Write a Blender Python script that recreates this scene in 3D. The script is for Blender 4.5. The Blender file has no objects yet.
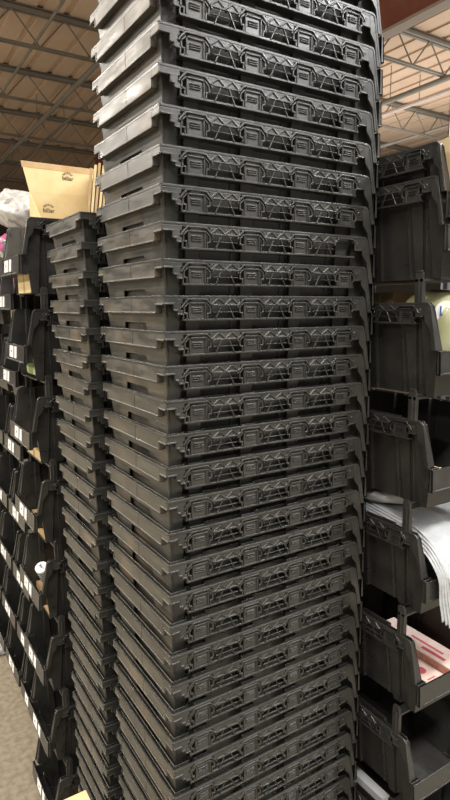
import bpy, bmesh, math, random
from mathutils import Vector, Matrix
random.seed(7)
C = bpy.context.scene.collection
EYE = 1.704                     # camera height above the floor
LEN, H, A, AB, T = 0.50, 0.205, 0.022, 0.0085, 0.125   # bin length, depth, side and back wall inset at rim, wall taper
P = 0.010; AC = A - P             # wall corrugation depth; inset of the raised bands
PITCH = 0.0643                  # nesting pitch
CLIPS = (0.0712, 0.1931, 0.3143, 0.438)
ORD = ['first', 'second', 'third', 'fourth', 'fifth', 'sixth', 'seventh', 'eighth', 'ninth', 'tenth', 'eleventh', 'twelfth',
       'thirteenth', 'fourteenth', 'fifteenth', 'sixteenth', 'seventeenth', 'eighteenth', 'nineteenth', 'twentieth',
       'twenty-first', 'twenty-second', 'twenty-third', 'twenty-fourth', 'twenty-fifth', 'twenty-sixth', 'twenty-seventh',
       'twenty-eighth', 'twenty-ninth', 'thirtieth', 'thirty-first', 'thirty-second']

# ------------------------------------------------------------------ materials
def new_mat(name):
    m = bpy.data.materials.new(name); m.use_nodes = True
    nt = m.node_tree; b = nt.nodes['Principled BSDF']
    return m, nt, b

def plastic(name, base, worn, rough=0.42, scale=18.0, lo=0.45, hi=0.75, spec=0.5, tan=None):
    m, nt, b = new_mat(name)
    tc = nt.nodes.new('ShaderNodeTexCoord')
    oi = nt.nodes.new('ShaderNodeObjectInfo')
    add = nt.nodes.new('ShaderNodeVectorMath'); add.operation = 'ADD'
    mul = nt.nodes.new('ShaderNodeVectorMath'); mul.operation = 'SCALE'; mul.inputs[3].default_value = 40.0
    comb = nt.nodes.new('ShaderNodeCombineXYZ')
    for k in range(3): nt.links.new(oi.outputs['Random'], comb.inputs[k])
    nt.links.new(comb.outputs[0], mul.inputs[0])
    nt.links.new(tc.outputs['Object'], add.inputs[0]); nt.links.new(mul.outputs[0], add.inputs[1])
    stretch = nt.nodes.new('ShaderNodeVectorMath'); stretch.operation = 'MULTIPLY'; stretch.inputs[1].default_value = (1, .35, 1.8)
    nt.links.new(add.outputs[0], stretch.inputs[0])
    n = nt.nodes.new('ShaderNodeTexNoise'); n.inputs['Scale'].default_value = scale; n.inputs['Detail'].default_value = 6
    n.inputs['Roughness'].default_value = 0.65
    nt.links.new((add if not tan else stretch).outputs[0], n.inputs['Vector'])
    r = nt.nodes.new('ShaderNodeMapRange'); r.inputs[1].default_value = lo; r.inputs[2].default_value = hi
    nt.links.new(n.outputs['Fac'], r.inputs[0])
    mix = nt.nodes.new('ShaderNodeMix'); mix.data_type = 'RGBA'
    mix.inputs[6].default_value = (*base, 1); mix.inputs[7].default_value = (*worn, 1)
    nt.links.new(r.outputs[0], mix.inputs[0])
    last = mix.outputs[2]
    if tan:
        n2 = nt.nodes.new('ShaderNodeTexNoise'); n2.inputs['Scale'].default_value = 7.0; n2.inputs['Detail'].default_value = 3
        nt.links.new(add.outputs[0], n2.inputs['Vector'])
        r2 = nt.nodes.new('ShaderNodeMapRange'); r2.inputs[1].default_value = 0.52; r2.inputs[2].default_value = 0.72
        nt.links.new(n2.outputs['Fac'], r2.inputs[0])
        mx = nt.nodes.new('ShaderNodeMix'); mx.data_type = 'RGBA'; mx.inputs[7].default_value = (*tan, 1)
        nt.links.new(r2.outputs[0], mx.inputs[0]); nt.links.new(last, mx.inputs[6]); last = mx.outputs[2]
    hs = nt.nodes.new('ShaderNodeHueSaturation')
    rv = nt.nodes.new('ShaderNodeMapRange'); rv.inputs[3].default_value = 0.86; rv.inputs[4].default_value = 1.14
    nt.links.new(oi.outputs['Random'], rv.inputs[0]); nt.links.new(rv.outputs[0], hs.inputs['Value'])
    nt.links.new(last, hs.inputs['Color']); nt.links.new(hs.outputs[0], b.inputs['Base Color'])
    rr = nt.nodes.new('ShaderNodeMapRange'); rr.inputs[1].default_value = .3; rr.inputs[2].default_value = .7; rr.inputs[3].default_value = rough - 0.05; rr.inputs[4].default_value = rough + (0.30 if tan else 0.14)
    nt.links.new(n.outputs['Fac'], rr.inputs[0]); nt.links.new(rr.outputs[0], b.inputs['Roughness'])
    b.inputs['Specular IOR Level'].default_value = spec
    bv = nt.nodes.new('ShaderNodeBevel'); bv.samples = 4; bv.inputs['Radius'].default_value = 0.0022
    bp = nt.nodes.new('ShaderNodeBump'); bp.inputs['Strength'].default_value = 0.05; bp.inputs['Distance'].default_value = 0.002
    nt.links.new(n.outputs['Fac'], bp.inputs['Height']); nt.links.new(bv.outputs[0], bp.inputs['Normal']); nt.links.new(bp.outputs[0], b.inputs['Normal'])
    return m

def flat(name, col, rough=0.6, spec=0.4, noise=None, scale=20, bump=0.0, metallic=0.0):
    m, nt, b = new_mat(name)
    b.inputs['Base Color'].default_value = (*col, 1)
    b.inputs['Roughness'].default_value = rough; b.inputs['Specular IOR Level'].default_value = spec
    b.inputs['Metallic'].default_value = metallic
    if noise:
        tc = nt.nodes.new('ShaderNodeTexCoord')
        n = nt.nodes.new('ShaderNodeTexNoise'); n.inputs['Scale'].default_value = scale; n.inputs['Detail'].default_value = 5
        nt.links.new(tc.outputs['Object'], n.inputs['Vector'])
        r = nt.nodes.new('ShaderNodeMapRange'); r.inputs[1].default_value = 0.35; r.inputs[2].default_value = 0.68
        nt.links.new(n.outputs['Fac'], r.inputs[0])
        mix = nt.nodes.new('ShaderNodeMix'); mix.data_type = 'RGBA'
        mix.inputs[6].default_value = (*col, 1); mix.inputs[7].default_value = (*noise, 1)
        nt.links.new(r.outputs[0], mix.inputs[0]); nt.links.new(mix.outputs[2], b.inputs['Base Color'])
        if bump:
            bp = nt.nodes.new('ShaderNodeBump'); bp.inputs['Strength'].default_value = bump; bp.inputs['Distance'].default_value = 0.03 if bump > .5 else 0.01
            nt.links.new(n.outputs['Fac'], bp.inputs['Height']); nt.links.new(bp.outputs[0], b.inputs['Normal'])
    return m

def printed(name, cols, scale=30, rough=0.4):
    """patchy multicoloured print (packaging)"""
    m, nt, b = new_mat(name)
    tc = nt.nodes.new('ShaderNodeTexCoord')
    v = nt.nodes.new('ShaderNodeTexVoronoi'); v.inputs['Scale'].default_value = scale
    nt.links.new(tc.outputs['Object'], v.inputs['Vector'])
    sep = nt.nodes.new('ShaderNodeSeparateColor'); nt.links.new(v.outputs['Color'], sep.inputs[0])
    cr = nt.nodes.new('ShaderNodeValToRGB'); cr.color_ramp.interpolation = 'CONSTANT'
    el = cr.color_ramp.elements
    for i, c in enumerate(cols):
        e = el[0] if i == 0 else (el[1] if i == 1 else el.new(0.5))
        e.position = i / len(cols); e.color = (*c, 1)
    nt.links.new(sep.outputs[0], cr.inputs[0]); nt.links.new(cr.outputs[0], b.inputs['Base Color'])
    b.inputs['Roughness'].default_value = rough
    return m

PL = plastic('black_plastic', (0.032, 0.032, 0.029), (0.052, 0.050, 0.043), rough=0.28, spec=0.75)
PD = plastic('worn_black_plastic', (0.045, 0.043, 0.036), (0.120, 0.110, 0.088), rough=0.28, scale=30, spec=0.75, tan=(0.135, 0.108, 0.074))
PB = plastic('bin_plastic', (0.030, 0.029, 0.027), (0.046, 0.044, 0.039), rough=0.28, spec=0.7)
LABEL = flat('white_card', (0.82, 0.82, 0.80), 0.5)
INK = flat('black_ink', (0.03, 0.03, 0.03), 0.6)
CARD = flat('cardboard', (0.70, 0.55, 0.29), 0.85, 0.15, noise=(0.77, 0.62, 0.35), scale=25)
CARD2 = flat('cardboard_brown', (0.50, 0.33, 0.17), 0.85, 0.15, noise=(0.56, 0.40, 0.22), scale=25)
STEEL = flat('grey_steel_paint', (0.19, 0.175, 0.155), 0.55, noise=(0.24, 0.22, 0.195), scale=3)
RED = flat('red_oxide_paint', (0.30, 0.105, 0.075), 0.6, noise=(0.36, 0.15, 0.11), scale=4)
FLANGE = flat('pale_flange_paint', (0.52, 0.45, 0.42), 0.6)
DECK = flat('roof_deck_paint', (0.62, 0.47, 0.36), 0.75, 0.2, noise=(0.55, 0.41, 0.31), scale=1.3)
CONC = flat('concrete', (0.20, 0.175, 0.125), 0.6, 0.35, noise=(0.30, 0.262, 0.195), scale=45, bump=0.15)
WALLM = flat('wall_paint', (0.16, 0.14, 0.12), 0.8)
GALV = flat('rack_paint', (0.50, 0.53, 0.56), 0.45, metallic=0.2, noise=(0.42, 0.45, 0.48), scale=12)
HOLE = flat('slot_dark', (0.05, 0.05, 0.055), 0.8)
WOOD = flat('pallet_wood', (0.40, 0.29, 0.17), 0.8, noise=(0.33, 0.23, 0.13), scale=14)
FILM = flat('white_film', (0.47, 0.485, 0.495), 0.36, 0.5, noise=(0.36, 0.375, 0.385), scale=9, bump=0.6)
GREYFILM = flat('grey_film', (0.42, 0.42, 0.41), 0.25, 0.7, noise=(0.30, 0.30, 0.29), scale=10, bump=0.4)
OLIVE = flat('pale_yellow_bag', (0.36, 0.35, 0.19), 0.3, 0.6, noise=(0.46, 0.45, 0.28), scale=14, bump=0.3)
BLUE = flat('blue_ink', (0.03, 0.09, 0.30), 0.5)
PINK = flat('pink_paper', (0.75, 0.52, 0.45), 0.6, noise=(0.80, 0.66, 0.58), scale=40)
PINKEDGE = flat('red_brown_edge', (0.42, 0.17, 0.12), 0.7, noise=(0.55, 0.28, 0.20), scale=60)
REDINK = flat('red_ink', (0.55, 0.10, 0.12), 0.6)
PAPER = flat('white_paper', (0.82, 0.84, 0.86), 0.55)
COLOUR_BAG = printed('printed_black_bag', [(0.05, 0.05, 0.05), (0.10, 0.10, 0.10), (0.50, 0.08, 0.25), (0.55, 0.55, 0.52), (0.07, 0.07, 0.07), (0.05, 0.05, 0.05), (0.12, 0.12, 0.12), (0.62, 0.60, 0.58)], 34)
SILVER_BAG = printed('printed_silver_bag', [(0.70, 0.69, 0.66), (0.66, 0.65, 0.62), (0.60, 0.60, 0.58), (0.45, 0.44, 0.43), (0.62, 0.60, 0.57), (0.50, 0.49, 0.47), (0.58, 0.20, 0.42), (0.68, 0.67, 0.64), (0.30, 0.29, 0.28), (0.66, 0.58, 0.25)], 46)
SNACK = printed('printed_orange_packet', [(0.80, 0.60, 0.20), (0.70, 0.30, 0.08), (0.85, 0.80, 0.60), (0.60, 0.35, 0.10)], 45)
GREEN = printed('printed_green_packet', [(0.20, 0.33, 0.08), (0.52, 0.55, 0.40), (0.35, 0.42, 0.15), (0.70, 0.70, 0.60)], 18)

# ------------------------------------------------------------------ mesh builder
class MB:
    def __init__(s): s.v, s.f = [], []
    def hexa(s, p):
        k = len(s.v); s.v += [tuple(q) for q in p]
        s.f += [tuple(k + i for i in q) for q in ((0, 1, 2, 3), (4, 7, 6, 5), (0, 4, 5, 1), (1, 5, 6, 2), (2, 6, 7, 3), (3, 7, 4, 0))]
        return s
    def box(s, x0, x1, y0, y1, z0, z1):
        return s.hexa([(x0, y0, z0), (x1, y0, z0), (x1, y1, z0), (x0, y1, z0), (x0, y0, z1), (x1, y0, z1), (x1, y1, z1), (x0, y1, z1)])
    def prism(s, pts, off):
        """closed prism: polygon pts (3d) extruded by vector off"""
        k = len(s.v); n = len(pts); off = Vector(off)
        s.v += [tuple(Vector(p)) for p in pts] + [tuple(Vector(p) + off) for p in pts]
        s.f.append(tuple(range(k, k + n))); s.f.append(tuple(range(k + 2 * n - 1, k + n - 1, -1)))
        for i in range(n):
            j = (i + 1) % n; s.f.append((k + i, k + j, k + n + j, k + n + i))
        return s
    def bar(s, a, b, w, h, side):
        """square bar from a to b; w across direction 'side', h across the third"""
        a, b = Vector(a), Vector(b); d = (b - a).normalized(); sd = Vector(side)
        sd = (sd - d * sd.dot(d)).normalized(); up = d.cross(sd)
        q = [sd * (w / 2 * i) + up * (h / 2 * j) for i, j in ((-1, -1), (1, -1), (1, 1), (-1, 1))]
        return s.hexa([a + x for x in q] + [b + x for x in q])
    def tube(s, pts, r, n=8):
        pts = [Vector(p) for p in pts]; k = len(s.v); m = len(pts)
        for i, p in enumerate(pts):
            d = (pts[min(i + 1, m - 1)] - pts[max(i - 1, 0)]).normalized()
            up = Vector((0, 0, 1)) if abs(d.z) < .9 else Vector((1, 0, 0))
            a = d.cross(up).normalized(); b = d.cross(a)
            s.v += [tuple(p + a * (r * math.cos(t * 2 * math.pi / n)) + b * (r * math.sin(t * 2 * math.pi / n))) for t in range(n)]
        for i in range(m - 1):
            for t in range(n):
                u = (t + 1) % n
                s.f.append((k + i * n + t, k + i * n + u, k + (i + 1) * n + u, k + (i + 1) * n + t))
        s.f.append(tuple(range(k, k + n))); s.f.append(tuple(range(k + m * n - 1, k + (m - 1) * n - 1, -1)))
        return s
    def mirror_v(s, W):
        s.v = [(x, W - y, z) for x, y, z in s.v]; return s
    def mesh(s, name, mat, smooth=False, alt=None, rng=None):
        me = bpy.data.meshes.new(name); me.from_pydata(s.v, [], s.f)
        bm = bmesh.new(); bm.from_mesh(me); bmesh.ops.recalc_face_normals(bm, faces=bm.faces); bm.to_mesh(me); bm.free()
        me.materials.append(mat)
        if alt:
            me.materials.append(alt)
            for i in range(*rng): me.polygons[i].material_index = 1
        if smooth: me.shade_smooth()
        return me
    def build(s, name, mat, parent=None, smooth=False):
        o = bpy.data.objects.new(name, s.mesh(name, mat, smooth)); C.objects.link(o); o.parent = parent
        return o

def tag(o, label=None, cat=None, group=None, kind=None):
    if label: o['label'] = label
    if cat: o['category'] = cat
    if group: o['group'] = group
    if kind: o['kind'] = kind
    return o
def thing(name, label, cat, loc=(0, 0, 0), rz=0.0, group=None):
    o = bpy.data.objects.new(name, None); C.objects.link(o); o.empty_display_size = .05
    o.location = loc; o.rotation_euler = (0, 0, rz)
    return tag(o, label, cat, group)
def child(name, me, parent, label=None):
    o = bpy.data.objects.new(name, me); C.objects.link(o); o.parent = parent
    if label: o['label'] = label
    return o

# ------------------------------------------------------------------ the hopper bin (local: u = x length, v = y width, z = 0 at rim)
SLB = (LEN + 0.020, -0.100)          # bottom of the hopper slant
FB = (LEN - 0.006, -H)               # bottom front edge
TH = 0.0024
def body_mesh(W, front, detail_far, mat, alt):
    m = MB()
    ts = 0.0018; DR = 0.034          # sheet thickness; sideways draft of the raised bands
    def near(u, z, p): return (u, A - p + T * (-z), z)
    raised = [(None, .0450)] + [(c - .0175, c + .0175) for c in CLIPS] + [(.4660, None)]
    cuts = []
    def ul(i, z):      # left and right limits of raised band i at height z
        a, b = raised[i]
        return (None if a is None else a + DR * (-z), None if b is None else b - DR * (-z))
    front_top = [(LEN - .006, 0), (LEN + .002, -.008), (SLB[0] - .002, SLB[1]), (LEN + .005, -.112), FB]
    def wall_part(q, p): m.prism([near(u, z, p) for u, z in q], (0, ts, 0))
    for i in range(6):
        a0, b0 = ul(i, 0); a1, b1 = ul(i, -H)
        if i == 0: wall_part([(AB, 0), (b0, 0), (b1, -H), (AB + T * H, -H)], P)
        elif i == 5: wall_part([(a0, 0)] + front_top + [(a1, -H)], P)
        else: wall_part([(a0, 0), (b0, 0), (b1, -H), (a1, -H)], P)
        if i < 5:      # recessed panel to the next band, with its two flanks
            c0, c1 = ul(i + 1, 0)[0], ul(i + 1, -H)[0]
            wall_part([(b0 - .0004, 0), (c0 + .0004, 0), (c1 + .0004, -H), (b1 - .0004, -H)], 0)
            for t0, t1, sg in ((b0, b1, -1), (c0, c1, 1)):
                m.prism([near(t0, 0, P), near(t0, 0, -ts), near(t1, -H, -ts), near(t1, -H, P)], (sg * .0009, 0, 0))
    for i in range(6):      # close the raised bands at the bottom
        a1, b1 = ul(i, -H)
        m.box(AB + T * H if a1 is None else a1, FB[0] if b1 is None else b1, AC + T * H + .0002, A + T * H + .0025, -H, -H + TH)
    k_ = len(m.v); nf_ = len(m.f)
    m.v += [(x, W - y, z) for x, y, z in m.v[:k_]]; m.f += [tuple(q + k_ for q in f) for f in m.f[:nf_]]
    # back wall with a trapezoid hand hole
    def bk(v, z): return (AB + T * (-z), v, z)
    vi = lambda z: AC + T * (-z)
    z1, z2 = -0.0515, -0.088
    a0, a1, b0, b1 = W * .5 - .062, W * .5 - .052, W * .5 + .052, W * .5 + .062
    off = (TH, 0, 0); f0 = len(m.f)
    m.prism([bk(vi(0), 0), bk(W - vi(0), 0), bk(W - vi(z1), z1), bk(vi(z1), z1)], off)
    m.prism([bk(vi(z1), z1), bk(a1, z1), bk(a0 - .004, z2), bk(vi(z2), z2)], off)
    m.prism([bk(b0, z1), bk(W - vi(z1), z1), bk(W - vi(z2), z2), bk(b1 + .004, z2)], off)
    m.prism([bk(vi(z2), z2), bk(W - vi(z2), z2), bk(W - vi(-H), -H), bk(vi(-H), -H)], off)
    f1 = len(m.f)
    # floor
    e = A + T * H
    m.box(AB + T * H, FB[0], e, W - e, -H, -H + TH)
    if front:
        y0 = AC + T * .150; e = AC + T * H
        m.prism([(LEN + .0025, y0, -.150), (LEN + .0025, W - y0, -.150), (FB[0], W - e, -H), (FB[0], e, -H)], (-TH, 0, .0002))
    # thin ribs in the recesses and the corner post
    s0 = len(m.v)
    for c in CLIPS[1:]:
        for z in (0,):
            q = []
            for zz in (-.017, -H + .001):
                y = A + T * (-zz); q += [(c - .0345, y + .001, zz), (c - .0315, y + .001, zz), (c - .0315, y - .003, zz), (c - .0345, y - .003, zz)]
            m.hexa(q)
    m.tube([(AB + .002, AC + .002, -.001), (AB + T * H + .002, AC + T * H + .002, -H)], .0030, 6)
    if detail_far:
        m.v += [(x, W - y, z) for x, y, z in m.v[s0:]]
        n = len(m.v); k = (n - s0) // 2
        m.f += [tuple(i + k for i in f) for f in m.f if min(f) >= s0]
    return m.mesh('bin_body', mat, alt=alt, rng=(f0, f1))

def rim_mesh(W, mat):
    m = MB(); r = .0046
    z = -.0022
    p = [(SLB[0], r / 2, SLB[1]), (LEN + .001, r / 2, -.008), (LEN - .005, r / 2, z), (r / 2, r / 2, z), (r / 2, W - r / 2, z), (LEN - .005, W - r / 2, z), (LEN + .001, W - r / 2, -.008), (SLB[0], W - r / 2, SLB[1])]
    for i in range(len(p) - 1):
        m.bar(p[i], p[i + 1], r, r, (0, 0, 1) if i in (1, 2, 3, 4, 5) else (1, 0, 0))
    # small webs bridging rim and wall along both sides
    for k in range(12):
        u = .020 + k * .040
        m.box(u - .0012, u + .0012, .002, AC + .0005, -.016, -.0040); m.box(u - .0012, u + .0012, W - AC - .0005, W - .002, -.016, -.0040)
    # little ribs across the open channel of the back flange
    n = 8
    for i in range(1, n):
        v = W * i / n
        m.box(.003, AB + .0005, v - .0012, v + .0012, -.022, -.0035)
    m.box(.003, AB + .002, .034, W - .034, -.030, -.028)
    # flange that follows the hopper slant, closed to the wall
    for y0, y1, s in ((.0005, .0035, 1), (W - .0035, W - .0005, 1)):
        m.prism([(LEN - .016, y0, -.003), (LEN - .004, y0, -.003), (SLB[0], y0, SLB[1]), (SLB[0] - .0085, y0, SLB[1]), (LEN + .003, y0, -.056), (LEN - .011, y0, -.040)], (0, y1 - y0, 0))
    for v in (0, 1):
        a = [(SLB[0] - .003, .001, SLB[1]), (SLB[0] - .003, AC + .0115, SLB[1]), (LEN - .003, AC + .002, -.004), (LEN - .003, .001, -.004)]
        if v: a = [(x, W - y, zz) for x, y, zz in a]
        m.prism(a, (.002, 0, 0))
    return m.mesh('rim', mat)

def truss_mesh(W, far, mat):
    m = MB(); y0, y1 = .0006, .0028
    def pl(u0, u1, za, zb): m.box(u0, u1, y0, y1, zb, za)
    def ln(a, b, w=.0022, d=.0040): m.bar((a[0], y0 + d / 2 - .0022, a[1]), (b[0], y0 + d / 2 - .0022, b[1]), w, d, (b[1] - a[1], 0, -(b[0] - a[0])))
    pl(.002, LEN - .004, -.003, -.0070)
    # stepped end near the back corner
    pl(.002, .0405, -.0068, -.0145); pl(.022, .0370, -.0143, -.0265); pl(.029, .0410, -.0263, -.0330)
    ln((.002, -.0150), (.022, -.0150)); ln((.022, -.015), (.022, -.027)); ln((.022, -.027), (.030, -.027)); ln((.030, -.027), (.030, -.034))
    ln((.030, -.034), (.041, -.034)); ln((.041, -.034), (.041, -.046)); 
    # right end plate near the hopper
    pl(CLIPS[3] + .027, LEN - .004, -.0068, -.0300); ln((.466, -.0300), (.482, -.0300))
    m.tube([(.474, y0 - .0012, -.016), (.474, y1, -.016)], .0026, 8)
    # lower rail
    m.box(.041, CLIPS[3] + .026, .0002, .0045, -.0465, -.0425)
    m.box(.041, CLIPS[3] + .026,   .0042, A + .002, -.0465, -.0450)
    for i in range(3):
        a, b = CLIPS[i] + .031, CLIPS[i + 1] - .031
        mid = (a + b) / 2; w = (b - a) / 4
        pl(a - .004, b + .004, -.0068, -.0165)
        ln((a - .002, -.0175), (b + .002, -.0175), .0026)
        for k in (0, 2):
            ln((a + k * w, -.0165), (a + (k + 1) * w, -.0050)); ln((a + (k + 1) * w, -.0050), (a + (k + 2) * w, -.0165))
        # the A-shaped brace in the opening below
        ln((mid - .009, -.018), (mid - .022, -.0435), .0020, .0030); ln((mid + .007, -.018), (mid + .020, -.0435), .0020, .0030)
        ln((mid - .028, -.0305), (mid + .027, -.0305), .0014, .0026)
    for c in CLIPS:      # arches over the clips
        q = [(-.0335, -.0225), (-.0300, -.0170), (-.0190, -.0065), (.0190, -.0065), (.0300, -.0170), (.0335, -.0225)]
        for a, b in zip(q, q[1:]):
            ln((c + a[0], a[1]), (c + b[0], b[1]), .0032, .0052)
    if far: m.mirror_v(W)
    return m.mesh('side_truss', mat)

def clip_mesh(W, far, mat, c):
    m = MB()
    m.box(c - .0165, c + .0165, .0030, AC + .002, -.0425, -.0135)
    def ln(a, b, w=.0022, d=.0042): m.bar((c + a[0], .0018, a[1]), (c + b[0], .0018, b[1]), w, d, (b[1] - a[1], 0, -(b[0] - a[0])))
    ln((-.0170, -.0125), (-.0170, -.0430)); ln((.0170, -.0125), (.0170, -.0430)); ln((-.018, -.0135), (.018, -.0135), .0028)
    for z in (-.0225, -.0262, -.0299): ln((-.0105, z), (.0105, z), .0016, .0032)
    for s in (-1, 1):
        ln((s * .0190, -.0135), (s * .0275, -.0215), .0024); ln((s * .0275, -.0205), (s * .0275, -.0325), .0030)
        ln((s * .0285, -.0325), (s * .0210, -.0325), .0028); ln((s * .0215, -.0325), (s * .0215, -.0430), .0026)
    if far: m.mirror_v(W)
    return m.mesh('clip_block', mat)

def flange_mesh(W, mat):
    m = MB(); k = .030; d = -.0315
    m.box(.0002, .0032, k, W - k, d, -.0030)
    m.box(-.0010, .0034, k, W - k, d - .0012, d + .0012); m.box(.0026, AB + .003, k, W - k, d - .0012, d + .0006)
    for a, b in ((.0005, k + .001), (W - k - .001, W - .0005)):
        m.box(.0002, .0032, a, b, -.0160, -.0030); m.box(-.0010, .0034, a, b, -.0172, -.0148)
    for v in (k, W - k): m.box(-.001, .0034, v - .0014, v + .0014, d, -.0160); m.box(.002, AB + .003, v - .0012, v + .0012, d, -.004)
    m.box(-.0004, .001, W * .44 - .001, W * .44 + .001, d, -.003)
    m.box(.002, AB + .004, W - .0032, W - .0006, -.016, -.004)
    return m.mesh('end_flange', mat)

def lip_mesh(W, mat):
    m = MB(); e = AC + T * .11 + .004; o = .003; u0, um, u1 = LEN + .003, LEN + .0228, LEN + .034
    z0, z1 = -.152, -.1015
    m.prism([(u1 - .003, o, z1), (u1 - .003, W - o, z1), (u1, W - o, z0), (u1, o, z0)], (-.0026, 0, 0))      # front plate
    for v in (o, W - o - .0025): m.prism([(um, v, z1 + .002), (u1 - .003, v, z1), (u1, v, z0), (um, v, z0)], (0, .0025, 0))
    for v in (e, W - e - .0025): m.prism([(u0, v, z1), (um + .002, v, z1), (um + .002, v, z0), (u0, v, z0)], (0, .0025, 0))
    for a, b in ((o, e + .0025), (W - e - .0025, W - o)): m.box(um, um + .0022, a, b, z0, z1 + .001)
    m.box(um, u1, o, W - o, z0, z0 + .0022); m.box(u0 - .002, um + .001, e, W - e, z0, z0 + .0022)
    m.box(u1 - .0065, u1 - .002, o, W - o, z1 - .003, z1)
    m.box(u1 - .004, u1 + .0012, .016, W - .016, z0 + .001, z0 + .004)
    return m.mesh('hopper_lip', mat)

def card_mesh(W, v0, v1):
    m = MB(); u = LEN + .034
    m.prism([(u - .0020, v0, -.108), (u - .0020, v1, -.108), (u + .0004, v1, -.142), (u + .0004, v0, -.142)], (.0012, 0, 0))
    return m.mesh('label_card', LABEL)
def mark_mesh(W, v):
    m = MB(); u = LEN + .034
    m.box(u - .0003, u + .0012, v - .003, v + .003, -.127, -.121)
    return m.mesh('label_mark', INK)

def post_mesh(gap, far, W, back, mat):
    m = MB(); u0 = (LEN - .042) if not back else .045; top = gap + .018
    m.box(u0, u0 + .020, .002, .007, -.006, top - .004)
    m.box(u0 + .003, u0 + .017, .002, .007, top - .005, top)
    m.box(u0 + .001, u0 + .0045, .007, .013, -.006, gap - .003); m.box(u0 + .0155, u0 + .019, .007, .013, -.006, gap - .003)
    m.box(u0 - .001, u0 + .021, .002, A + T * H + .012, gap - .006, gap - .0005)
    m.box(u0 + .008, u0 + .012, .0005, .0025, 0, gap)
    if far: m.mirror_v(W)
    return m.mesh('stacking_post', mat)

_kits = {}
def kit(W, far, in_use, front, gap, mat, mate):
    key = (W, far, in_use, front, gap, mat.name)
    if key not in _kits:
        k = dict(body=body_mesh(W, front, False, mat, mate) if not far else None, rim=rim_mesh(W, mat), truss=truss_mesh(W, far, mat),
                 clips=[clip_mesh(W, far, mat, c) for c in CLIPS], flange=flange_mesh(W, mate), lip=lip_mesh(W, mat))
        if far: k['body'] = body_mesh(W, front, True, mat, mate)
        if in_use: k['posts'] = [post_mesh(gap, f, W, b, mat) for f in (0, 1) for b in (0, 1)]
        if far: k['cards'] = [card_mesh(W, W * .30, W * .30 + .048), card_mesh(W, W * .30 + .062, W * .30 + .088)]; k['mark'] = mark_mesh(W, W * .30 + .024)
        _kits[key] = k
    return _kits[key]

def place_bin(name, label, group, loc, rz, W, far=False, in_use=False, front=True, gap=.045, mat=None, mate=None, posts=True, labels=False, skip=(), tilt=(0, 0)):
    k = kit(W, far, in_use, front, gap, mat or PL, mate or PD)
    t = thing(name, label, 'bin', loc, rz, group); t.rotation_euler = (tilt[0], tilt[1], rz)
    child('bin_body', k['body'], t); child('rim', k['rim'], t); child('side_truss', k['truss'], t)
    for i, c in enumerate(k['clips']):
        if i not in skip: child('clip_block', c, t)
    child('end_flange', k['flange'], t)
    lip = child('hopper_lip', k['lip'], t)
    if labels:
        cd = [child('label_card', c, lip, 'white label card') for c in k['cards']]
        child('label_mark', k['mark'], lip)
    if in_use and posts:
        for p in k['posts']: child('stacking_post', p, t)
    return t

# ------------------------------------------------------------------ the setting
floor = MB().box(-8, 16, -8, 24, -.10, 0).build('floor', CONC); tag(floor, kind='structure')
CEIL = 3.3 + EYE
m = MB()
x = -8.0
while x < 16:                                      # ribbed steel deck, ribs along y
    m.box(x, x + .22, -8, 24, CEIL, CEIL + .07); m.box(x + .22, x + .30, -8, 24, CEIL + .025, CEIL + .07); x += .30
ceil = m.build('ceiling', DECK); tag(ceil, kind='structure')
tag(MB().box(-8, 16, 23.7, 24, 0, CEIL + .07).build('wall_back', WALLM), kind='structure')
tag(MB().box(15.7, 16, -8, 23.7, 0, CEIL + .07).build('wall_right', WALLM), kind='structure')

joists = [(4.32, 4.62, 'nearest to the camera, ending at the red girder, top right'), (6.20, -6, 'second from the camera, behind the nested stacks'), (8.00, -6, 'third from the camera'),
          (9.85, -6, 'fourth from the camera'), (11.75, -6, 'fifth from the camera'), (13.6, -6, 'sixth from the camera'), (15.5, -6, 'farthest and faintest')]
for y, xa, w in joists:
    zt, zb = CEIL - .005, CEIL - .42
    t = thing('roof_joist', 'grey open-web roof joist, ' + w, 'roof joist', (xa, y, zb), 0, 'open-web roof joists')
    L = 15.5 - xa
    MB().box(0, L, -.05, -.01, .355, .40).box(0, L, .01, .05, .355, .40).box(0, L, -.05, .05, .39, .415).build('top_chord', STEEL, t)
    st = .35
    MB().box(st, L, -.035, -.01, 0, .024).box(st, L, .01, .035, 0, .024).build('bottom_chord', STEEL, t)
    g = MB(); x = st; k = 0; stp = .30
    while x + stp < L:
        a, b = ((x, 0, .02), (x + stp, 0, .37)); 
        if k % 2: a, b = ((x, 0, .37), (x + stp, 0, .02))
        g.tube([a, b], .0095, 6); x += stp; k += 1
    g.tube([(0.02, 0, .37), (st + .02, 0, .02)], .014, 6)
    g.build('web_rods', STEEL, t)
t = thing('roof_girder', 'reddish steel girder with a pale bottom flange at top right', 'girder', (4.40, -2, CEIL - .56), 0)
MB().box(-.02, .02, 0, 14.3, .03, .56).build('web_plate', RED, t)
MB().box(-.07, .07, 0, 14.3, 0, .03).build('bottom_flange', FLANGE, t); MB().box(-.07, .07, 0, 14.3, .54, .559).build('top_flange', RED, t)
MB().box(-.07, .07, 14.0, 14.02, -(CEIL - .56), 0).box(-.07, .07, 14.22, 14.24, -(CEIL - .56), 0).box(-.01, .01, 14.02, 14.22, -(CEIL - .56), 0).build('end_column', RED, t)
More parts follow.
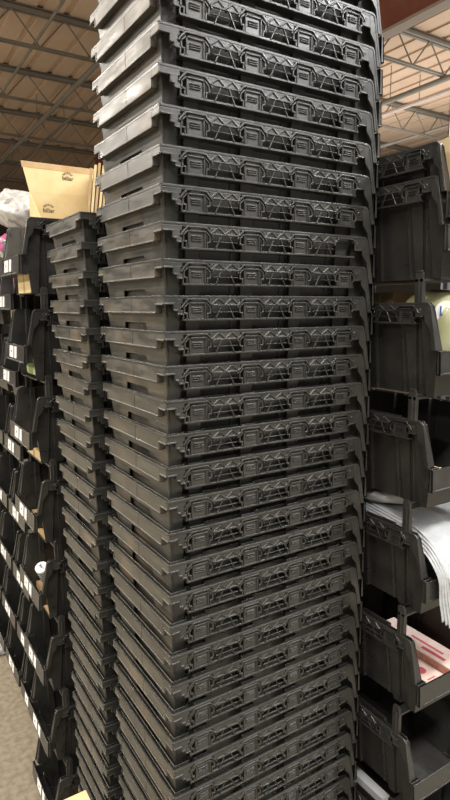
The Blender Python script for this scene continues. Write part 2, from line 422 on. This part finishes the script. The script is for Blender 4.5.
for i, (xx, zz, r, w) in enumerate([(1.49, 2.93, .016, 'thin bridging rod running under the roof joists at far left'),
                                    (2.21, 2.850, .032, 'thick dark sprinkler pipe hung below the roof joists, left of the tall stack'),
                                    (2.64, 2.93, .022, 'slim conduit pipe running below the roof joists beside the thick pipe'),
                                    (6.15, 2.846, .038, 'thick dark pipe hung below the roof joists, right of the tall stack'),
                                    (6.75, 2.93, .03, 'pale slim pipe below the joists, right of the tall stack'),
                                    (8.1, 2.93, .03, 'slim pipe high above the right-hand bins, farthest right')]):
    y0 = 2.4 if xx < 4 else 1.5
    p = MB().tube([(xx, y0, EYE + zz), (xx, 23.6, EYE + zz)], r, 8).build('overhead_pipe', STEEL if i != 4 else FLANGE, smooth=True); tag(p, w, 'pipe')
    for hy in (5.2, 8.9, 12.6, 16.3):
        MB().tube([(xx, hy, EYE + zz + r * .8), (xx, hy, CEIL + .01)], .006, 6).build('hanger_rod', STEEL, p)
# rack upright behind the right bins
t = thing('rack_upright', 'pale grey perforated steel rack upright at right edge of the photo', 'rack upright', (1.036, .149, 0))
MB().box(0, .003, 0, .07, 0, 3.2).box(0, .05, 0, .003, 0, 3.2).box(0, .05, .067, .07, 0, 3.2).build('column', GALV, t)
g = MB()
for i in range(60): g.box(-.001, .002, .012, .026, .1 + i * .05, .128 + i * .05); g.box(-.001, .002, .044, .058, .1 + i * .05, .128 + i * .05)
tag(g.build('slot_pattern', HOLE, t), kind='stuff')
MB().box(-.03, .08, -.02, .09, 0, .008).build('foot_plate', GALV, t)

# ------------------------------------------------------------------ tall centre stack of nested bins
W1 = .324
for k in range(-10, 24):
    z = EYE + .0185 - PITCH * k + random.uniform(-.0006, .0006)
    lbl = None
    if k == -10: lbl = 'black nested bin cut off by top of photo, uppermost of the tall centre stack'
    elif k == -2: lbl = 'black nested bin missing its right side clip, %s flange down tall centre stack' % ORD[k + 9]
    elif k <= 20: lbl = 'black nested bin, %s flange down the left edge of the tall centre stack' % ORD[k + 9]
    else: lbl = 'black nested bin at the foot of the tall centre stack, below the photo edge'
    s = (k - 5) / 12.0
    place_bin('nested_bin', lbl, 'nested bins in the tall centre stack', (random.uniform(-.0002, .0002) + .0016 * s * s - .001, random.uniform(-.0006, .0006), z), random.uniform(-.0006, .0006), W1,
              skip=(3,) if k == -2 else ())
# ------------------------------------------------------------------ shorter stack behind it
W2 = .275
n2 = 27
for k in range(n2):
    z = EYE + .2065 - .0639 * k + random.uniform(-.0006, .0006)
    place_bin('nested_bin', ('black nested bin on top of the shorter stack behind, beside the open cardboard carton' if k == 0 else
               'black nested bin, %s from the top of the shorter stack behind the tall one' % ORD[k]) if k < 25 else 'black nested bin at the foot of the shorter stack, below the photo edge',
              'nested bins in the shorter stack', (-.030 + .00035 * k + random.uniform(-.0002, .0002), .3475 + random.uniform(0, .0008), z), random.uniform(-.0006, .0006), W2)

# ------------------------------------------------------------------ bins in use, left row
WL = .255; PL_ = .2485; GL = PL_ - H
rows_near = 8
zs = [EYE + .2405 - PL_ * i for i in range(rows_near)]
y_near = .715
left_bins = {}
tan_rows = (0, 2, 3, 4)
content_txt = {0: 'topmost and glossy, cardboard carton standing in it', 1: 'green packet showing under its lip', 2: 'blue and orange packet inside', 3: 'empty dark opening, cardboard under its lip',
               4: 'white striped tube inside', 5: 'sixth from the top', 6: 'seventh from the top', 7: 'lowest, on the concrete floor'}
for i, z in enumerate(zs):
    left_bins[0, i] = place_bin('open_front_bin', 'black open-front bin, nearest left column, ' + content_txt[i], 'open-front bins in the left row',
              (LEN - .050, y_near + WL, z), math.pi, WL, far=True, in_use=True, front=i not in (0, 1, 2, 3, 4), gap=GL, mat=PB, posts=i > 0, labels=True)
cols = [(.985, -.100, .030), (1.265, -.100, .030), (1.545, -.10, .03), (1.825, -.10, .03), (2.105, -.10, .03), (2.385, -.10, .03)]
for ci, (y0, dz, dx) in enumerate(cols):
    for i in range(7):
        z = EYE + .2405 + dz - PL_ * i
        if ci >= 2 and i < 2: continue
        if ci >= 4 and i < 4: continue
        left_bins[ci + 1, i] = place_bin('open_front_bin', 'black labelled bin, %s column from the camera in the left row, %s from top' % (ORD[ci + 1], ORD[i]), 'open-front bins in the left row',
              (LEN - .050 + dx, y0 + WL, z), math.pi, WL, far=True, in_use=True, front=not (ci == 0 and i == 0), gap=GL, mat=PB, posts=i > 0, labels=True)
def pallet(name, label, x0, x1, y0, y1, h):
    t = thing(name, label, 'pallet', (x0, y0, 0))
    g = MB(); a = x1 - x0; b = y1 - y0
    n = max(3, int(b / .13))
    for i in range(n): g.box(0, a, b * i / n, b * i / n + b / n * .75, h - .02, h)
    g.build('deck_boards', WOOD, t)
    for s in (0, .5, 1):
        MB().box(s * (a - .06), s * (a - .06) + .06, 0, b, 0, h - .02).build('stringer', WOOD, t)
pallet('wooden_pallet', 'low wooden pallet under the farther columns of left bins', .06, .46, 1.0, 2.66, EYE + .1405 - 6 * PL_ - H)

# ------------------------------------------------------------------ bins in use, right stack
WR = .30; XR = .5535; YR = -.130; GR = .2575 - H
zr = [.3250, .2598, .0047, -.2522, -.5112, -.7712, -1.0302, -1.2880]
yr = [-.1345, -.1345, -.133, -.130, -.129, -.128, -.127, -.126]
rt = ['holding a cardboard carton, topmost of the right stack', 'with the topmost right bin nested inside it', 'holding a pale yellow bag, right stack',
      'with a cardboard scrap inside, right stack above white film', 'overflowing with white plastic film, right stack', 'holding pink printed paper packs, right stack',
      'empty, below the pink paper packs in the right stack', 'with white paper inside, lowest one showing in the right stack']
for i, z in enumerate(zr):
    place_bin('open_front_bin', 'black open-front bin ' + rt[i], 'open-front bins in the right stack', (XR, yr[i] + LEN, EYE + z), -math.pi / 2, WR, in_use=True, gap=GR if i < 2 else round(zr[i - 1] - H - zr[i], 4), mat=PB, posts=i > 1)
pallet('wooden_pallet', 'low wooden pallet under the right stack of bins', XR + .03, XR + .27, YR + .03, YR + .47, EYE + zr[-1] - H)

# ------------------------------------------------------------------ contents and loose things
def lump(name, mat, cx, cy, cz, rx, ry, rz_, seed, n=2.6, nu=28, nv=16, amp=.12, parent=None, tilt=(0, 0, 0)):
    """a stuffed bag: superellipsoid with crumples"""
    rnd = random.Random(seed); ph = [rnd.uniform(0, 6.28) for _ in range(12)]
    v, f = [], []
    def sp(t): return math.copysign(abs(t) ** (2 / n), t)
    R = Matrix.Rotation(tilt[2], 3, 'Z') @ Matrix.Rotation(tilt[1], 3, 'Y') @ Matrix.Rotation(tilt[0], 3, 'X')
    for j in range(nv + 1):
        th = -math.pi / 2 + math.pi * j / nv
        for i in range(nu):
            a = 2 * math.pi * i / nu
            d = 1 + amp * (math.sin(3 * a + ph[0] + 2 * th) * .4 + math.sin(7 * a + ph[1] - 3 * th) * .3 + math.sin(11 * th + 5 * a + ph[2]) * .3)
            p = R @ Vector((rx * sp(math.cos(th)) * sp(math.cos(a)) * d, ry * sp(math.cos(th)) * sp(math.sin(a)) * d, rz_ * sp(math.sin(th)) * d))
            v.append((cx + p.x, cy + p.y, cz + p.z))
    for j in range(nv):
        for i in range(nu):
            k = (i + 1) % nu; f.append((j * nu + i, j * nu + k, (j + 1) * nu + k, (j + 1) * nu + i))
    b = MB(); b.v, b.f = v, f
    o = b.build(name, mat, parent, smooth=True)
    bm = bmesh.new(); bm.from_mesh(o.data); bmesh.ops.remove_doubles(bm, verts=bm.verts, dist=1e-5); bm.to_mesh(o.data); bm.free()
    return o

def sheet(name, mat, prof, x0, x1, th, parent=None, nx=14, wob=.004, seed=0, skew=0.0):
    """a hanging film: profile of (y,z) swept along x, with ripples; a closed thin solid"""
    rnd = random.Random(seed); ph = [rnd.uniform(0, 6.28) for _ in range(6)]
    # resample the profile smoothly
    pts = []
    for a, b, c, d in zip([prof[0]] + prof[:-2], prof[:-1], prof[1:], prof[2:] + [prof[-1]]):
        for s in range(5):
            t = s / 5
            pts.append(tuple(.5 * ((2 * b[q]) + (c[q] - a[q]) * t + (2 * a[q] - 5 * b[q] + 4 * c[q] - d[q]) * t * t + (3 * b[q] - a[q] - 3 * c[q] + d[q]) * t ** 3) for q in (0, 1)))
    pts.append(prof[-1]); n = len(pts); v, f = [], []
    for lay in (0, 1):
        for i in range(nx + 1):
            for j, (y, z) in enumerate(pts):
                j0, j1 = max(j - 1, 0), min(j + 1, n - 1)
                d = Vector((pts[j1][0] - pts[j0][0], pts[j1][1] - pts[j0][1])).normalized()
                w = wob * (math.sin(i * .9 + ph[0] + j * .25) + .6 * math.sin(i * 1.7 + ph[1] - j * .5) + .5 * math.sin(j * .9 + ph[2])) + lay * th
                v.append((x0 + (x1 - x0) * i / nx + skew * j / n, y - d.y * w, z + d.x * w))
    N = (nx + 1) * n
    idx = lambda l, i, j: l * N + i * n + j
    for i in range(nx):
        for j in range(n - 1):
            f.append((idx(0, i, j), idx(0, i, j + 1), idx(0, i + 1, j + 1), idx(0, i + 1, j)))
            f.append((idx(1, i, j), idx(1, i + 1, j), idx(1, i + 1, j + 1), idx(1, i, j + 1)))
        for j in (0, n - 1): f.append((idx(0, i, j), idx(0, i + 1, j), idx(1, i + 1, j), idx(1, i, j)))
    for j in range(n - 1):
        for i in (0, nx): f.append((idx(0, i, j), idx(1, i, j), idx(1, i, j + 1), idx(0, i, j + 1)))
    b = MB(); b.v, b.f = v, f
    return b.build(name, mat, parent, smooth=True)

def text_part(name, body, size, loc, rot, mat, parent, ext=.0004):
    cu = bpy.data.curves.new(name, 'FONT'); cu.body = body; cu.size = size; cu.extrude = ext; cu.align_x = 'CENTER'
    tmp = bpy.data.objects.new(name + '_c', cu); C.objects.link(tmp)
    dg = bpy.context.evaluated_depsgraph_get()
    me = bpy.data.meshes.new_from_object(tmp.evaluated_get(dg)); bpy.data.objects.remove(tmp)
    me.materials.clear(); me.materials.append(mat); me.name = name
    o = bpy.data.objects.new(name, me); C.objects.link(o); o.parent = parent
    o.location = loc; o.rotation_euler = rot
    return o

# open carton standing in the top near-left bin: back flap upright, side panel, folded cardboard beside it
zt = EYE + .2405 - H + TH + .001
t = thing('cardboard_carton', 'open tan cardboard carton with a tall upright flap, in the top left bin', 'carton', (0, 0, zt))
yb = .9145
MB().box(.008, .205, yb, yb + .004, 0, EYE + .345 - zt).build('back_panel', CARD, t)
MB().box(.008, .205, yb - .146, yb - .142, 0, .185).build('front_panel', CARD, t)
MB().prism([(.008, yb, 0), (.008, yb - .144, 0), (.008, yb - .144, .185), (.008, yb, EYE + .342 - zt)], (-.003, 0, 0)).build('side_panel', CARD, t)
MB().box(.202, .205, yb - .142, yb, 0, .06).build('side_panel', CARD, t)
MB().box(.008, .205, yb - .142, yb, 0, .004).build('bottom_panel', CARD, t)
fl = MB().prism([(.007, yb, EYE + .345 - zt), (.206, yb, EYE + .345 - zt), (.216, yb + .010, EYE + .432 - zt), (-.010, yb + .010, EYE + .432 - zt)], (0, .0035, 0)).build('flap', CARD, t)
MB().prism([(-.0085, yb + .0072, EYE + .414 - zt), (.2145, yb + .0072, EYE + .414 - zt), (.2165, yb + .0095, EYE + .4325 - zt), (-.0105, yb + .0095, EYE + .4325 - zt)], (0, .006, 0)).build('folded_edge', CARD2, fl)
def crown(loc, parent):
    tx = text_part('print_mark', 'billar', .018, loc, (math.pi / 2, 0, 0), INK, parent)
    g = MB()
    for k in range(-3, 4):
        a = k * .33
        g.bar((loc[0] + math.sin(a) * .012, loc[1], loc[2] + .010 + math.cos(a) * .010), (loc[0] + math.sin(a) * .019, loc[1], loc[2] + .010 + math.cos(a) * .016), .0018, .0008, (1, 0, 0))
    g.build('print_rays', INK, parent)
crown((.128, yb + .004, EYE + .388 - zt), fl)
crown((.062, yb - .0008, EYE + .286 - zt), fl)
for i, (x0, y, lean, hh) in enumerate([(.126, .790, .030, .408), (.1345, .787, .034, .418), (.143, .784, .037, .424), (.1515, .781, .040, .418), (.160, .778, .040, .404)]):
    dx, dy = .31 * .06, .95 * .06; zb_, tp = zt + .006, EYE + hh; x0 -= .012
    o = MB().prism([(x0, y, zb_), (x0 + 2 * dx, y + 2 * dy, zb_), (x0 + 2 * dx + lean + .012, y + 2 * dy, tp), (x0 + lean + .012, y, tp - .004)], (.0068, -.0022, 0)).build('cardboard_sheet', CARD if i % 2 else CARD2)
    tag(o, 'folded cardboard sheet standing on edge beside the open carton, %s of five from the left' % ORD[i], 'cardboard sheet', 'folded cardboard sheets beside the carton')

def carton(name, label, x0, x1, y0, y1, z0, z1, mat, cat='carton', seam=True):
    t = thing(name, label, cat, (x0, y0, z0))
    MB().box(0, x1 - x0, 0, y1 - y0, 0, z1 - z0).build('box', mat, t)
    if seam: MB().box(-.0008, x1 - x0 + .0008, (y1 - y0) * .45, (y1 - y0) * .55, .001, z1 - z0 + .0006).build('tape', CARD2 if mat is CARD else CARD, t)
    return t
fx = LEN - .050 - (LEN - .012) + 0.0     # inside front bottom of near-left bins
fx = -.042
yA, yB = y_near + .052, y_near + WL - .052
for i in (2, 3, 4):
    z = zs[i]
    m_ = CARD if i == 2 else CARD2
    carton('cardboard_carton', ['', '', 'tan cardboard carton lying under the lip of the third near-left bin', 'brown cardboard carton lying under the lip of the fourth near-left bin', 'brown cardboard carton lying under the lip of the fifth near-left bin'][i],
           fx, .26, yA, yB, z - H + TH + .001, z - .150, m_)
carton('cardboard_carton', 'tan cardboard carton under the lip of the top near-left bin, below the open carton', fx, -.012, yA, yB, zs[0] - H + TH + .001, zs[0] - .150, CARD)
carton('cardboard_carton', 'tan cardboard carton under the lip of the topmost bin in the second left column', fx + .03, .26, .985 + .052, .985 + WL - .052, zs[0] - .1 - H + TH + .001, zs[0] - .1 - .150, CARD)
o = lump('green_packet', GREEN, .052, y_near + .1275, zs[1] - .1765, .091, .068, .0225, 3, n=7, amp=.02); tag(o, 'green and white packet showing below the lip of the second near-left bin', 'packet')
t = thing('snack_packet', 'orange and blue printed packet in the third near-left bin', 'packet', (.03, y_near + .135, zs[2] - .148))
lump('pouch', SNACK, 0, 0, .055, .020, .050, .055, 5, amp=.05, parent=t); MB().box(-.024, -.019, .025, .045, .012, .098).build('blue_side_panel', BLUE, t)
t = thing('striped_tube', 'white tube with black stripes lying in the fifth near-left bin', 'tube', (-.040, y_near + .09, zs[4] - .076)); t.rotation_euler = (.35, -.5, .2)
MB().tube([(0, 0, -.03), (0, 0, .035)], .020, 12).build('tube_body', PAPER, t)
g = MB()
for k in range(5): g.tube([(0, 0, -.024 + k * .011), (0, 0, -.020 + k * .011)], .0206, 12)
g.build('stripes', INK, t); MB().tube([(0, 0, .035), (0, 0, .055)], .004, 8).build('nozzle', PAPER, t)
t4 = carton('cardboard_carton', 'brown carton lying deeper inside the fifth near-left bin, under the white tube', 0.02, .22, y_near + .06, y_near + .17, zs[4] - .149, zs[4] - .10, CARD2)
z2 = EYE + .1405
o = lump('printed_bag', COLOUR_BAG, .045, 1.1125, z2 - .068, .058, .064, .070, 11, amp=.12); tag(o, 'black bag with pink and white print in the second left column, below the silver bag', 'bag')
o = lump('printed_bag', SILVER_BAG, .045, 1.20, z2 + .188, .058, .11, .050, 12, n=5, amp=.10, tilt=(.3, -.75, .2)); tag(o, 'silver printed plastic bag lying on top of the left bins beside the open carton', 'bag')
o = lump('printed_bag', COLOUR_BAG, .03, 1.20, z2 + .056, .080, .12, .048, 13, amp=.12); tag(o, 'black bag with pink print under the silver bag at the left edge', 'bag')
# scrap of film on the aisle floor, and a tan board edge low down
o = lump('film_scrap', FILM, -.010, 1.90, .012, .045, .04, .012, 21, amp=.3); tag(o, 'crumpled pale film scrap lying on the concrete floor by the left bins', 'plastic scrap')
t = thing('cardboard_box', 'tan cardboard box top poking up at the bottom edge, before the shorter stack', 'carton', (-.150, .135, 0))
# right stack: carton with open flap in the top bin
zA = EYE + zr[0]
t = thing('cardboard_carton', 'tan cardboard carton with its side flap folded forward in the top right bin', 'carton', (XR + .0515, -.10, zA - H + TH + .001))
hA = H + .012
MB().box(0, .003, 0, .36, 0, hA).build('side_panel', CARD, t); MB().box(.192, .195, 0, .36, 0, hA).build('side_panel', CARD, t)
MB().box(.003, .192, .357, .36, 0, hA).build('back_panel', CARD, t); MB().box(.003, .192, 0, .357, 0, .003).build('bottom_panel', CARD, t)
MB().prism([(0.0, 0, hA), (0.0, 0, .118), (-.010, -.10, .115), (-.010, -.10, hA + .012)], (.003, 0, 0)).build('flap', CARD, t)
MB().box(.003, .192, .003, .006, .003, .10).build('front_panel', CARD, t)
# pale yellow bag in C
zC = EYE + zr[2]
t = thing('goods_bag', 'pale yellow plastic bag with a round blue-lettered label in the third right bin', 'bag', (XR + .150, -.055, zC - .082))
lump('bag_film', OLIVE, 0, 0, 0, .093, .078, .108, 31, n=3.6, amp=.04, parent=t, tilt=(.10, 0, 0))
g = MB(); g.tube([(-.050, -.042, .062), (-.0740, -.0625, .062)], .024, 24); g.build('round_label', LABEL, t)
g = MB(); q = lambda a, z: (-.0742 + .76 * a, -.0628 - .65 * a, z)
for a, b in ((q(-.012, .056), q(-.012, .074)), (q(-.012, .056), q(.001, .056)), (q(.001, .056), q(.001, .068)), (q(.001, .068), q(.010, .068))): g.bar(a, b, .0030, .0014, (.76, -.65, 0) if a[0] == b[0] else (0, 0, 1))
g.build('blue_lettering', BLUE, t)
g = MB()
for k in range(7): g.box(-.060 + k * .016, -.050 + k * .016, -.0800, -.0700, -.022 + k * .004, -.012 + k * .004)
g.build('dark_print', INK, t)
carton('cardboard_carton', 'small tan carton standing inside the third right bin, behind the yellow bag', XR + .10, XR + .22, .055, .140, zC - H + TH + .001, zC + .026, CARD2)
# scrap in D
zD = EYE + zr[3]
carton('cardboard_scrap', 'flat tan cardboard piece lying inside the fourth right bin', XR + .053, XR + .16, -.10, -.03, zD - H + TH + .001, zD - .143, CARD2, 'cardboard')
# white film in E
zE = EYE + zr[4]
t = thing('film_bundle', 'bundle of folded white plastic film sheets hanging out of the fifth right bin', 'plastic film', (0, 0, 0))
for k in range(5):
    b_ = .004 * k; f_ = .0010 * k
    prof = [(.24, zE + .020 - b_), (.10, zE + .010 - b_), (-.02, zE - .004 - b_), (-.110, zE - .024 - b_), (-.160 + f_, zE - .066 - b_ * .5), (-.1795 + f_ * 1.5, zE - .104), (-.1900 + f_ * 3, zE - .155), (-.207 + f_ * 5, zE - .222 + .007 * k)]
    sheet('film_sheet', FILM, prof, XR + .058 - .0065 * k, XR + .262, .0016, t, wob=.0008 if k else .0035, seed=40 + (k > 0))
lump('crumpled_film', GREYFILM, XR + .15, .16, zE + .028, .110, .17, .020, 55, n=3.5, amp=.08, parent=t)
lump('film_core', FILM, XR + .15, .09, zE - .11, .090, .14, .075, 56, n=4, amp=.02, parent=t)
# pink packs in F
zF = EYE + zr[5]
packs = [(.053, -.1515, .066, .262, -.122, 'lower one at left'), (.123, -.1515, .070, .240, -.103, 'higher one beside it')]
for i, (dx, y, w, l, dz, txt) in enumerate(packs):
    t = thing('paper_pack', 'pink printed paper pack with red-brown edges, sixth right bin, %s' % txt, 'paper pack', (XR + dx, y, zF - H + TH + .001), 0, 'paper packs in the right stack')
    h = H + dz - TH - .001
    MB().box(0, w, 0, l, H - .147 - TH, h - .003).box(0, w, .040, l, 0, H - .147 - TH + .001).build('paper_stack', PINKEDGE, t)
    MB().box(.001, w - .001, .001, l - .001, h - .003, h).build('top_sheet', PINK, t)
    if i == 0:
        g = MB(); g.tube([(w * .45, .055, h - .001), (w * .45, .055, h + .0006)], .014, 16); g.box(w * .3, w * .75, .085, .090, h - .001, h + .0006); g.box(w * .2, w * .6, .018, .022, h - .001, h + .0006)
        g.build('red_print', REDINK, t)
    else:
        g = MB(); g.box(w * .2, w * .35, .03, .10, h - .001, h + .0006); g.box(w * .5, w * .6, .05, .15, h - .001, h + .0006); g.build('red_print', REDINK, t)
# white paper in H
zH = EYE + zr[7]
carton('paper_ream', 'white paper pad lying in the lowest right bin', XR + .056, XR + .082, -.02, .25, zH - H + TH + .001, zH - .020, PAPER, 'paper', seam=False)
# carton peeking in at the bottom edge
t = [o for o in C.objects if o.name.startswith('cardboard_box')][0]
MB().box(0, .055, 0, .16, 0, .530).build('box', CARD, t); MB().box(-.001, .056, .06, .10, .3, .5308).build('tape', CARD2, t)

# ------------------------------------------------------------------ light
def area(name, loc, sx, sy, power, col=(1, .93, .82), rot=(0, 0, 0)):
    l = bpy.data.lights.new(name, 'AREA'); l.shape = 'RECTANGLE'; l.size = sx; l.size_y = sy; l.energy = power; l.color = col
    o = bpy.data.objects.new(name, l); C.objects.link(o); o.location = loc; o.rotation_euler = rot
    return o
area('aisle_strip_lamp', (-2.7, 6.5, 4.45), .5, 9.0, 560, (1, .95, .86))
area('far_aisle_strip_lamp', (-6.5, 2.5, 4.45), .5, 12.0, 1000, (1, .94, .84))
area('front_strip_lamp', (-.4, -2.1, 4.45), 5.0, .5, 330, (1, .97, .92))
area('right_strip_lamp', (3.2, -2.5, 4.45), .5, 6.0, 400, (.97, .99, 1.0))
area('right_ceiling_fill', (7.0, 4.0, 3.6), 3.0, 8.0, 150, (1, .95, .86), (math.pi, 0, 0))  # added upward fill that brightens the right roof deck, not a real fixture
area('left_ceiling_fill', (-2.7, 6.5, 3.9), .5, 9.0, 190, (1, .95, .86), (math.pi, 0, 0))  # made-up upward fill, added to lift the left part of the deck
w = bpy.data.worlds.new('World'); bpy.context.scene.world = w; w.use_nodes = True
w.node_tree.nodes['Background'].inputs[0].default_value = (1.0, .965, .89, 1); w.node_tree.nodes['Background'].inputs[1].default_value = .27

# ------------------------------------------------------------------ camera
cam = bpy.data.cameras.new('Camera'); co = bpy.data.objects.new('Camera', cam); C.objects.link(co)
cam.sensor_fit = 'VERTICAL'; cam.sensor_height = 24; cam.lens = 577.5 / 800 * 24; cam.clip_start = .02; cam.clip_end = 200
yaw, pit, rol = math.radians(32.03), math.radians(9.29), math.radians(-.24)
f = Vector((math.sin(yaw) * math.cos(pit), math.cos(yaw) * math.cos(pit), -math.sin(pit)))
r = Vector((math.cos(yaw), -math.sin(yaw), 0)); u = r.cross(f)
r2 = r * math.cos(rol) + u * math.sin(rol); u2 = r2.cross(f)
M = Matrix((r2, u2, -f)).transposed().to_4x4(); M.translation = Vector((-.4625, -.946, EYE))
co.matrix_world = M
sc = bpy.context.scene; sc.camera = co
sc.view_settings.view_transform = 'Standard'; sc.view_settings.look = 'None'; sc.view_settings.gamma = 1; sc.view_settings.exposure = 0.0
